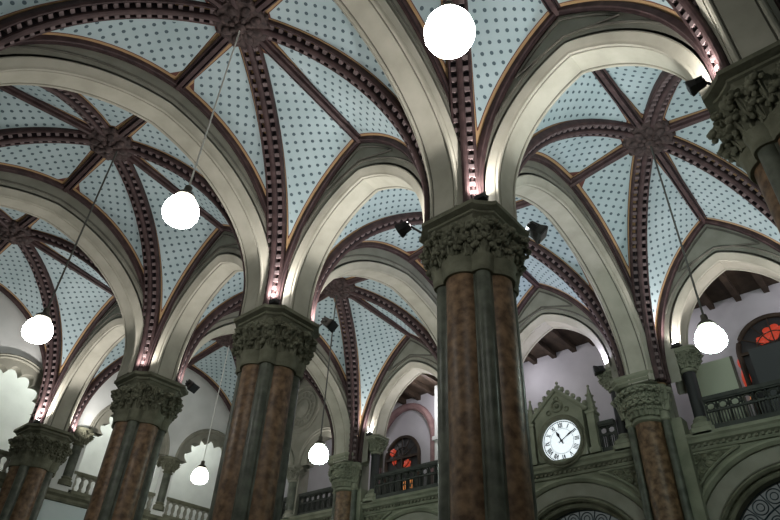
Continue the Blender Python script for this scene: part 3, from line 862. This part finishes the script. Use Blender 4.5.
# clock
def make_clock():
    cx, zc = -2.15, 6.76; y = Y1-.02; rr = .47
    t = thing('clock_gable', 'carved stone gable holding the white round clock on the gallery ledge', 'clock', (cx, y, 6.34))
    # frame with a round hole
    m = MB(); n = 48; half = .60; zb, zt = 6.34, 7.36
    for yy, sg in ((y-.16, 1), (y+.16, -1)):
        vs = []
        for k in range(n):
            a = 2*PI*k/n; dx, dz = math.cos(a), math.sin(a)
            vs.append(Vector((cx+(rr+.05)*dx, yy, zc+(rr+.05)*dz)))
            s = min(half/abs(dx) if abs(dx) > 1e-6 else 9, ((zt-zc) if dz > 0 else (zc-zb))/abs(dz) if abs(dz) > 1e-6 else 9)
            vs.append(Vector((cx+s*dx, yy, zc+s*dz)))
        m.add(vs, [(2*k, 2*k+1, (2*k+3) % (2*n), (2*k+2) % (2*n)) for k in range(n)])
    vs = []
    for yy in (y-.16, y+.16):
        for x, z in ((cx-half, zb), (cx+half, zb), (cx+half, zt), (cx-half, zt)): vs.append(Vector((x, yy, z)))
    m.add(vs, [(0, 1, 5, 4), (1, 2, 6, 5), (2, 3, 7, 6), (3, 0, 4, 7)])
    m.build('frame', OLIVE, t, smooth=False)
    m = MB(); m.torus((cx, y-.17, zc), rr+.05, .045, 1, 44, 8); m.torus((cx, y-.15, zc), rr+.11, .025, 1, 44, 6); m.build('bezel', DARKST, t)
    m = MB(); m.prism([(-half-.10, 0), (half+.10, 0), (half*.62, .30), (0, .62), (-half*.62, .30)], (cx, y-.14, zt-.02), EX, Z, EY, .28)
    m.build('gable', OLIVE, t, smooth=False)
    m = MB()
    for s in (-1, 1):
        m.tube([(cx+s*(half+.12), y-.16, zt-.02), (cx+s*half*.62, y-.16, zt+.31), (cx, y-.16, zt+.63)], .05, 6)
        for q in (.12, .3, .48, .66, .84):
            a = Vector((cx+s*(half+.1), y-.13, zt)).lerp(Vector((cx, y-.13, zt+.65)), q)+Vector((s*.06, 0, .06)); m.ball(a, .065, 6)
    m.build('crockets', OLIVE, t)
    m = MB(); m.torus((cx, y-.15, zt+.22), .13, .03, 1, 20, 6); m.ball((cx, y-.15, zt+.22), .06, 8)
    for k in range(3): a = PI/2+2*PI*k/3; m.torus((cx+.29*math.cos(a)*.9, y-.15, zt+.20+.20*math.sin(a)), .05, .02, 1, 14, 5)
    m.build('gable_carving', CARVE, t)
    m = MB(); m.tube([(cx, y, zt+.58), (cx, y, zt+.84)], [.035, .02], 8)
    m.ball((cx, y, zt+.76), .06, 8, (1.3, .6, .7)); m.ball((cx, y, zt+.86), .04, 8); m.ball((cx, y, zt+.66), .05, 8, (1, 1, .5)); m.build('finial', OLIVE, t)
    for s in (-1, 1):
        x = cx+s*.76; m = MB()
        m.box((x, y, 6.80), (.17, .26, .92)); m.box((x, y, 6.40), (.24, .34, .12)); m.box((x, y, 7.27), (.22, .30, .06))
        pm = m.build('pinnacle', OLIVE, t, smooth=False)
        m = MB(); rings = [[Vector((x+a*q, y+b*q, z)) for a, b in ((-1, -1), (1, -1), (1, 1), (-1, 1))] for q, z in ((.09, 7.28), (.06, 7.6), (.012, 7.92))]
        m.loft(rings)
        for z, q in ((7.4, .085), (7.55, .075), (7.7, .055)):
            for a, b in ((-1, -1), (1, -1), (1, 1), (-1, 1)): m.ball((x+a*q, y+b*q, z), .028, 5)
        m.ball((x, y, 7.93), .035, 6); m.build('spirelet', OLIVE, pm)
    m = MB(); m.lathe([(.004, .0), (rr+.02, 0), (rr+.02, .04), (.004, .04)], (cx, y-.10, zc), 44, Matrix.Rotation(-PI/2, 3, 'X')); di = m.build('dial', DIAL, t)
    yd = y-.108
    def stroke(mb, a, b, w):
        a, b = Vector(a), Vector(b); d = (b-a).normalized(); p = Vector((-d.y, d.x))
        q = [a+p*w/2, b+p*w/2, b-p*w/2, a-p*w/2]
        vs = [Vector((cx+v.x, yd-.006, zc+v.y)) for v in q]+[Vector((cx+v.x, yd+.008, zc+v.y)) for v in q]
        mb.add(vs, [(0, 1, 2, 3), (7, 6, 5, 4), (0, 4, 5, 1), (1, 5, 6, 2), (2, 6, 7, 3), (3, 7, 4, 0)])
    rom = ['XII', 'I', 'II', 'III', 'IIII', 'V', 'VI', 'VII', 'VIII', 'IX', 'X', 'XI']
    for k, s in enumerate(rom):
        m = MB(); th = -2*PI*k/12; ca, sa = math.cos(th), math.sin(th)
        wid = {'I': .022, 'V': .05, 'X': .05}; tot = sum(wid[q] for q in s)+.008*(len(s)-1); x = -tot/2
        H0, H1 = .31, .42
        def tr(px, py): return (px*ca-py*sa, px*sa+py*ca)
        for q in s:
            w = wid[q]
            if q == 'I': stroke(m, tr(x+w/2, H0), tr(x+w/2, H1), .014)
            elif q == 'V': stroke(m, tr(x, H1), tr(x+w/2, H0), .016); stroke(m, tr(x+w, H1), tr(x+w/2, H0), .009)
            else: stroke(m, tr(x, H1), tr(x+w, H0), .016); stroke(m, tr(x+w, H1), tr(x, H0), .009)
            x += w+.008
        m.build('numeral', INK, di, smooth=False)
    m = MB(); m.torus((cx, yd, zc), .455, .008, 1, 48, 5); m.torus((cx, yd, zc), .285, .004, 1, 48, 5)
    for k in range(60):
        a = 2*PI*k/60; stroke(m, (.435*math.sin(a), .435*math.cos(a)), (.455*math.sin(a), .455*math.cos(a)), .006)
    m.build('minute_track', INK, di, smooth=False)
    for nm, ang, ln, w in (('hour_hand', (11+10/60)*30, .27, .05), ('minute_hand', 60, .40, .03)):
        m = MB(); a = R(ang); d = Vector((math.sin(a), math.cos(a))); p = Vector((-d.y, d.x)); yq = yd-(.02 if nm == 'hour_hand' else .03)
        q = [-d*.08+p*w*.3, d*ln*.35+p*w*.3, d*ln*.62+p*w*.75, d*ln, d*ln*.62-p*w*.75, d*ln*.35-p*w*.3, -d*.08-p*w*.3]
        vs = [Vector((cx+v.x, yq-.004, zc+v.y)) for v in q]+[Vector((cx+v.x, yq+.004, zc+v.y)) for v in q]; k = len(q)
        m.add(vs, [tuple(range(k)), tuple(range(2*k-1, k-1, -1))]+[(i, k+i, k+(i+1) % k, (i+1) % k) for i in range(k)]); m.build(nm, INK, di, smooth=False)
    m = MB(); m.lathe([(.028, 0), (.028, .05)], (cx, yd, zc), 12, Matrix.Rotation(PI/2, 3, 'X')); m.build('hub', INK, di)
make_clock()

# gallery furniture and doors
t = thing('display_board', 'plain pale green board standing behind the gallery railing at right', 'board', (1.10, Y1+.95, 6.3))
m = MB(); m.box((1.10, Y1+.95, 7.26), (.80, .04, 1.88)); m.build('panel', BOARD, t, smooth=False)
m = MB()
for s in (-1, 1): m.box((1.10+s*.42, Y1+.95, 7.25), (.05, .07, 1.9)); m.box((1.10+s*.42, Y1+.95, 6.33), (.06, .5, .05))
m.build('stand', BRASSD, t, smooth=False)
def glass_door(n, cx, w, zs, label, reds, panel=None, side=True):
    y = GB-.02
    o = thing('door_%d' % n, label, 'door', (cx, y, 6.3)); o['kind'] = 'structure'
    m = MB(); Ro = w/2
    pts = [Vector((cx-Ro, y-.05, 6.3))]+[Vector((cx-Ro*math.cos(PI*k/24), y-.05, zs+Ro*math.sin(PI*k/24)*1.0)) for k in range(25)]+[Vector((cx+Ro, y-.05, 6.3))]
    m.tube(pts, .06, 8); m.build('door_frame', WOOD, o)
    m = MB(); m.prism([(-Ro, 6.3-zs), (Ro, 6.3-zs)]+[(Ro*math.cos(PI*k/20), Ro*math.sin(PI*k/20)) for k in range(21)], (cx, y-.03, zs), EX, Z, EY, .03); m.build('dark_glass', DARKG, o, smooth=False)
    for (x, z, sx, sz, mt) in reds:
        m = MB()
        if sx > .09 and sz > .09:
            m.ball((x, y-.05, z), 1, 10, (sx*.55, .02, sz*.55))
            for q in range(6): a = PI*q/3+.3; m.ball((x+sx*.62*math.cos(a), y-.05, z+sz*.62*math.sin(a)), 1, 8, (sx*.38, .02, sz*.38))
        else: m.ball((x, y-.05, z), 1, 10, (sx, .02, sz))
        m.build('red_pane' if mt is REDG else 'orange_pane', mt, o)
    m = MB()
    for k in range(1, 6): a = PI*k/6; m.tube([(cx, y-.07, zs), (cx-Ro*math.cos(a), y-.07, zs+Ro*math.sin(a))], .015, 5)
    m.torus((cx, y-.07, zs), Ro*.5, .014, 1, 30, 5)
    for q in (-.5, 0, .5): m.box((cx+q*w, y-.07, (6.3+zs)/2), (.05, .05, zs-6.3))
    m.box((cx, y-.07, zs), (w, .06, .07)); m.build('mullions', WOOD, o)
    return o
glass_door(1, 2.32, 1.56, 8.62, 'arched doorway with red stained glass fanlight at the right edge',
           [(2.36, 8.98, .26, .20, REDG), (2.10, 8.86, .16, .12, REDG), (2.62, 8.86, .17, .13, REDG), (1.52, 8.05, .09, .28, REDG), (1.50, 8.45, .06, .12, REDG), (1.52, 7.6, .05, .10, ORANGEG), (1.53, 7.2, .05, .25, REDG)])
m = MB(); m.box((2.40, Y1+1.70, 7.60), (1.25, .06, 2.0)); o = m.build('dark_screen', DKBOARD, smooth=False); o['label'] = 'dark screen panel in front of the stained glass door at right'; o['category'] = 'screen'
m = MB()
for s in (-1, 1): m.box((2.40+s*.5, Y1+1.70, 6.45), (.08, .4, .3))
m.build('foot', DKBOARD, None, smooth=False).parent = o
glass_door(2, -8.62, 1.35, 8.20, 'arched doorway with red and orange stained glass left of the central column',
           [(-9.02, 8.45, .14, .13, REDG), (-8.95, 8.15, .1, .12, REDG), (-8.42, 7.98, .16, .15, REDG), (-8.34, 7.42, .26, .05, ORANGEG), (-8.50, 7.25, .10, .10, ORANGEG), (-8.18, 7.25, .10, .10, ORANGEG), (-8.42, 6.85, .06, .12, ORANGEG)])
# pink arch recess and pale pilaster behind the second gallery arch
t = thing('gallery_recess', 'dull pink arched moulding round the stained glass door left of the central column', 'moulding', (-8.4, GB-.05, 6.3))
m = MB(); pts = [Vector((-8.5-1.15*math.cos(PI*k/24), GB-.08, 8.55+1.15*math.sin(PI*k/24)*1.15)) for k in range(25)]; pts = [pts[0]-Z*2.2]+pts+[pts[-1]-Z*2.2]
m.tube(pts, .12, 8); m.build('arch_moulding', PINKST, t)
m = MB(); m.box((-6.95, GB-.15, 8.35), (.42, .3, 4.1)); m.box((-6.95, GB-.18, 8.45), (.52, .36, .12)); o = m.build('gallery_pilaster', PLASTER, smooth=False)
o['label'] = 'pale pilaster on the gallery back wall just left of the central column'; o['category'] = 'pilaster'

# end wall: plaster with foiled openings
ox = XS[-3]-.15; oy = [(-1.30, 0), (2.45, 0), (5.35, 0)]
Rw = 1.22; zc_w = 7.90
m = MB(); ys = [-7.2]
cs_ = sorted(q for q, _ in oy)
for c in cs_: ys += [c-Rw-1e-4]+[c-Rw*math.cos(PI*k/24) for k in range(25)]+[c+Rw+1e-4]
ys.append(Y1+.3); vs = []
for yv in ys:
    lo = 6.1
    for c in cs_:
        if abs(yv-c) <= Rw+1e-9: lo = zc_w+math.sqrt(max(Rw**2-(yv-c)**2, 0))
    vs += [Vector((ox, yv, lo)), Vector((ox, yv, 11.2)), Vector((ox-.4, yv, lo)), Vector((ox-.4, yv, 11.2))]
fs = []
for i in range(len(ys)-1):
    a = 4*i; b = a+4; fs += [(a, b, b+1, a+1), (a+2, a+3, b+3, b+2), (a, a+2, b+2, b)]
m.add(vs, fs); struct(m.build('wall_end', PLASTER, smooth=False))
for c, lb in ((-1.30, 'scalloped stone arch at the left edge beside the end wall pier'), (2.45, 'scalloped stone arch between the end wall pier and the third column'), (5.35, 'scalloped stone arch seen between the third and second columns')):
    foiled_arch((ox, 0, 0), EY, EX, c, zc_w, Rw+.10, lb)
for yv, lb in ((3.92, 'colonnette between the two scalloped arches right of the third column'), (1.0, 'colonnette just right of the end wall pier')):
    if yv == -.32: continue
    twin_column((ox-.1, yv), lb, 'colonnettes of the end wall gallery')
for y0, y1, lb in ((1.15, 3.7, 'pale pierced balustrade under the scalloped arch left of the third column'), (4.1, 6.5, 'pale pierced balustrade under the scalloped arch right of the third column'), (-2.6, -.25, 'pale pierced balustrade at the left edge')):
    railing((ox-.05, y0), (ox-.05, y1), lb, 'pale balustrades of the end wall', 6.14, 6.74, 'stone', GREY, DARKST)
m = MB(); prof = [(0, 5.86), (.06, 5.87), (.09, 5.92), (.08, 5.98), (.15, 6.04), (.16, 6.12), (0, 6.14)]
m.loft([[Vector((ox+b, yv, z)) for b, z in prof] for yv in (-7.2, Y1+.1)]); struct(m.build('trim_3', DARKST, smooth=False))
m = MB(); m.box((ox-.2, -.2, 2.95), (.4, 14.2, 5.9)); struct(m.build('wall_end_lower', BLUEW, smooth=False))
m = MB(); m.box((ox-1.0, -.2, 6.02), (1.6, 14.2, .16)); struct(m.build('floor_end_gallery', WOOD, smooth=False))
m = MB(); m.box((ox-1.9, -.2, 8.6), (.2, 14.2, 5.2)); struct(m.build('wall_end_gallery', PLASTER, smooth=False))
m = MB(); m.box((ox-1.0, -.2, 11.1), (1.7, 14.2, .1)); struct(m.build('ceiling_end_gallery', PLASTER, smooth=False))

# ------------------------------------------------------------------ pendant lamps
def pendant(x, y, label, gm, cm, zb=6.40, k=.8):
    t = thing('pendant_lamp', label, 'lamp', (x, y, zb), 'pendant lamps hanging from the bosses')
    m = MB(); zt = ZC+BOSS_V-.32
    m.tube([(x, y, zt), (x, y, zb+.78*k)], .013 if cm is CORDW else .017, 8); m.build('cord', cm, t)
    m = MB(); m.lathe([(.012, zb+.80*k), (.05, zb+.78*k), (.055, zb+.66*k), (.10, zb+.62*k), (.135, zb+.56*k), (.135, zb+.53*k), (.12, zb+.52*k)], (x, y, 0), 20); m.build('cap', BRASSD, t)
    m = MB(); pr = [(.115, .53), (.15, .50), (.215, .44), (.262, .35), (.285, .25), (.28, .17), (.245, .09), (.18, .035), (.09, .006), (.004, 0)]
    m.lathe([(r*k, zb+z*k) for r, z in pr], (x, y, 0), 28); m.build('globe', gm, t)
    return t
def bc(i, s): return (XS[i]+XS[i+1])/2, (Y0 if s < 0 else Y1)/2
for i, s, lb, gm, cm in ((-1, -1, 'white globe lamp on a pale cord, upper left above the second column', GLOBE, CORDW), (-2, -1, 'white bell lamp on a dark cord near the left edge', GLOBE, CORDD),
                         (0, 1, 'glowing greenish lamp at right, in front of the white board', GLOBEG, CORDD), (-2, 1, 'glowing greenish lamp low between the second and central columns', GLOBEG, CORDD),
                         (0, -1, 'large white globe lamp at the top edge above the central column', GLOBE, CORDW), (-3, 1, 'small white lamp low between the third and second columns', GLOBE, CORDW),
                         (-3, -1, None, GLOBE, CORDW), (-1, 1, None, GLOBEG, CORDD)):
    if lb is None: continue
    x, y = bc(i, s)
    if (i, s) == (-2, -1): x, y = x+.16, y+.13
    pendant(x, y, lb, gm, cm, {(-1, -1): 6.53, (-2, -1): 6.3, (0, 1): 6.27, (-2, 1): 6.17, (0, -1): 6.34, (-3, 1): 6.5}[i, s])

# ------------------------------------------------------------------ spotlights on the capitals
def spot_fixture(p, d, label, mount, k=1.0):
    """black flood lamp at p pointing along d, bracket back to mount"""
    p = Vector(p); d = Vector(d).normalized(); a = Z if abs(d.z) < .9 else EX
    x = d.cross(a).normalized(); y = x.cross(d); M = Matrix((x, y, d)).transposed()
    t = thing('spotlight', label, 'spotlight', tuple(p), 'black spotlights fixed on the capitals')
    m = MB(); rings = []
    for q, w, h in ((-.16, .06, .05), (-.14, .085, .075), (.02, .10, .085), (.10, .125, .105), (.14, .125, .105)):
        rings.append([p+M @ Vector((sx*w*k, sy*h*k, q*k)) for sx, sy in ((-1, -1), (1, -1), (1, 1), (-1, 1))])
    m.loft(rings); m.build('housing', BLACK, t, smooth=False)
    m = MB(); m.box(p+d*(.142*k), (.21*k, .17*k, .012), M); m.build('lens', DARKG, t, smooth=False)
    m = MB(); m.tube([p+x*.13*k, p+x*.13*k-d*.12*k, p-x*.13*k-d*.12*k, p-x*.13*k], .015, 6); m.tube([p-d*.12*k, Vector(mount)], .018, 6); m.build('bracket', BLACK, t)
    return t
spot_fixture((.77, .62, 7.48), (.6, .45, -.65), 'black spotlight jutting from the right of the central capital', (.55, .5, 7.36), .95)
spot_fixture((-.72, -.66, 7.46), (-.75, -.2, -.35), 'black spotlight at the left corner of the central capital', (-.5, -.5, 7.36), .7)
spot_fixture((-3.62, .62, 7.46), (.6, .2, -.5), 'black spotlight at the right corner of the second column capital', (-3.88, .5, 7.36), .9)
spot_fixture((-8.02, .62, 7.42), (.6, .2, -.6), 'black spotlight at the right corner of the third column capital', (-8.3, .5, 7.36), .9)
spot_fixture((3.50, -.56, 7.47), (-.9, -.1, -.2), 'black spotlight at the left corner of the top right capital', (3.67, -.5, 7.38), .6)
spot_fixture((-.95, Y1-.30, 8.10), (-.6, -.3, -.1), 'black spotlight on the colonnette capital right of the clock', (-.85, Y1-.1, 8.1), .8)
def uplight(p, label):
    t = thing('uplight', label, 'uplight', tuple(p), 'small uplights on the capitals'); p = Vector(p)
    m = MB(); m.box(p+Z*.035, (.16, .12, .07)); m.tube([p+Vector((-.12, 0, .01)), p+Vector((.12, 0, .01))], .015, 6); m.build('body', BLACK, t, smooth=False)
    m = MB(); m.box(p+Z*.075, (.13, .09, .012)); m.build('lens', LENS, t, smooth=False)
ups = []
def add_up(x, y, z, tgt, power, colr=(1, .95, .9), label=None, size=R(168)):
    ups.append((Vector((x, y, z)), Vector(tgt), power, colr, size))
    if label: uplight((x, y, z-.10), label)
zt = ZI+.10
def corner(i, sx, sy, power, label=None, colr=(1, .96, .93), off=.56, y=0):
    cx, cy = XS[i], y
    tx, ty = cx+sx*1.5, cy+sy*2.2
    add_up(cx+sx*off, cy+sy*off*.92, zt, (tx, ty, ZC+3.2), power, colr, label)
corner(0, 1, -1, 60, 'small uplight on the front corner of the central capital')
corner(0, -1, -1, 40, None)
corner(0, 1, 1, 45, None, (.92, 1, 1))
corner(0, -1, 1, 45, None, (.92, 1, 1))
corner(-1, 1, -1, 60, 'small uplight on the front of the second column capital')
corner(-1, 1, 1, 55, None); corner(-1, -1, -1, 30); corner(-1, -1, 1, 25)
corner(-2, 1, -1, 25); corner(-2, -1, -1, 30); corner(-2, 1, 1, 20); corner(-2, -1, 1, 12)
corner(-3, 1, -1, 90, 'bright uplight on the end wall pier capital'); corner(-3, 1, 1, 45)
corner(1, -1, -1, 50, None); corner(1, -1, 1, 50, None, (.92, 1, 1))
zt2 = 8.26
for x, sx, pw, lb in ((.78, 1, 45, 'bright uplight on the colonnette capital right of the pier'), (-.80, -1, 35, None), (XS[-2]+.74, 1, 40, 'bright uplight on the colonnette capital beside the stained glass door'), (XS[-1]+.8, 1, 35, None), (XS[-1]-.8, -1, 30, None), (XS[-2]-.7, -1, 12, None), (XS[1]-.8, -1, 35, None)):
    add_up(x, Y1-.22, zt2, (x+sx*.9, Y1-1.4, ZC+3.3), pw, (.72, .70, 1) if abs(x+.8) < .01 else (1, .95, .95), lb)
UPK = 3.0
for p, tg, pw, c, sz in ups:
    l = bpy.data.lights.new('uplight_beam', 'SPOT'); l.energy = pw*UPK; l.color = c; l.spot_size = sz; l.spot_blend = .9; l.shadow_soft_size = .05
    o = bpy.data.objects.new('uplight_beam', l); col.objects.link(o); o.location = p
    o.rotation_euler = (tg-p).to_track_quat('-Z', 'Y').to_euler()
def pt(x, y, z, e, c, r=.15):
    l = bpy.data.lights.new('gallery_bulb', 'POINT'); l.energy = e; l.color = c; l.shadow_soft_size = r
    o = bpy.data.objects.new('gallery_bulb', l); col.objects.link(o); o.location = (x, y, z)
for y in (-3.6, 1.0, 4.6): pt(ox-.9, y, 10.3, 75, (.95, 1, .97))
for x, e in ((3.6, 30), (0.2, 24), (-3.6, 26), (-6.9, 36), (-10.6, 34)): pt(x, Y1+1.0, 9.5, e, (.95, .93, 1))

# ------------------------------------------------------------------ world, camera
w = bpy.data.worlds.new('World'); scene.world = w; w.use_nodes = True
w.node_tree.nodes['Background'].inputs[0].default_value = (.55, .62, .60, 1); w.node_tree.nodes['Background'].inputs[1].default_value = .09
cam = bpy.data.cameras.new('camera'); co = bpy.data.objects.new('camera', cam); col.objects.link(co)
cam.sensor_width = 36; cam.lens = 36*612.7/780; cam.clip_start = .05
rx, ry, rz = (0.7567, 0.65251, 0.04047), (0.36613, -0.47424, 0.80066), (-0.54163, 0.59104, 0.59776)
Mx = Matrix((rx, ry, (-rz[0], -rz[1], -rz[2]))).transposed().to_4x4(); Mx.translation = (3.9072, -5.98224, 1.6)
co.matrix_world = Mx
scene.camera = co
scene.view_settings.view_transform = 'Standard'; scene.view_settings.look = 'None'; scene.view_settings.gamma = 1; scene.view_settings.use_curve_mapping = False
scene.view_settings.exposure = 0.18
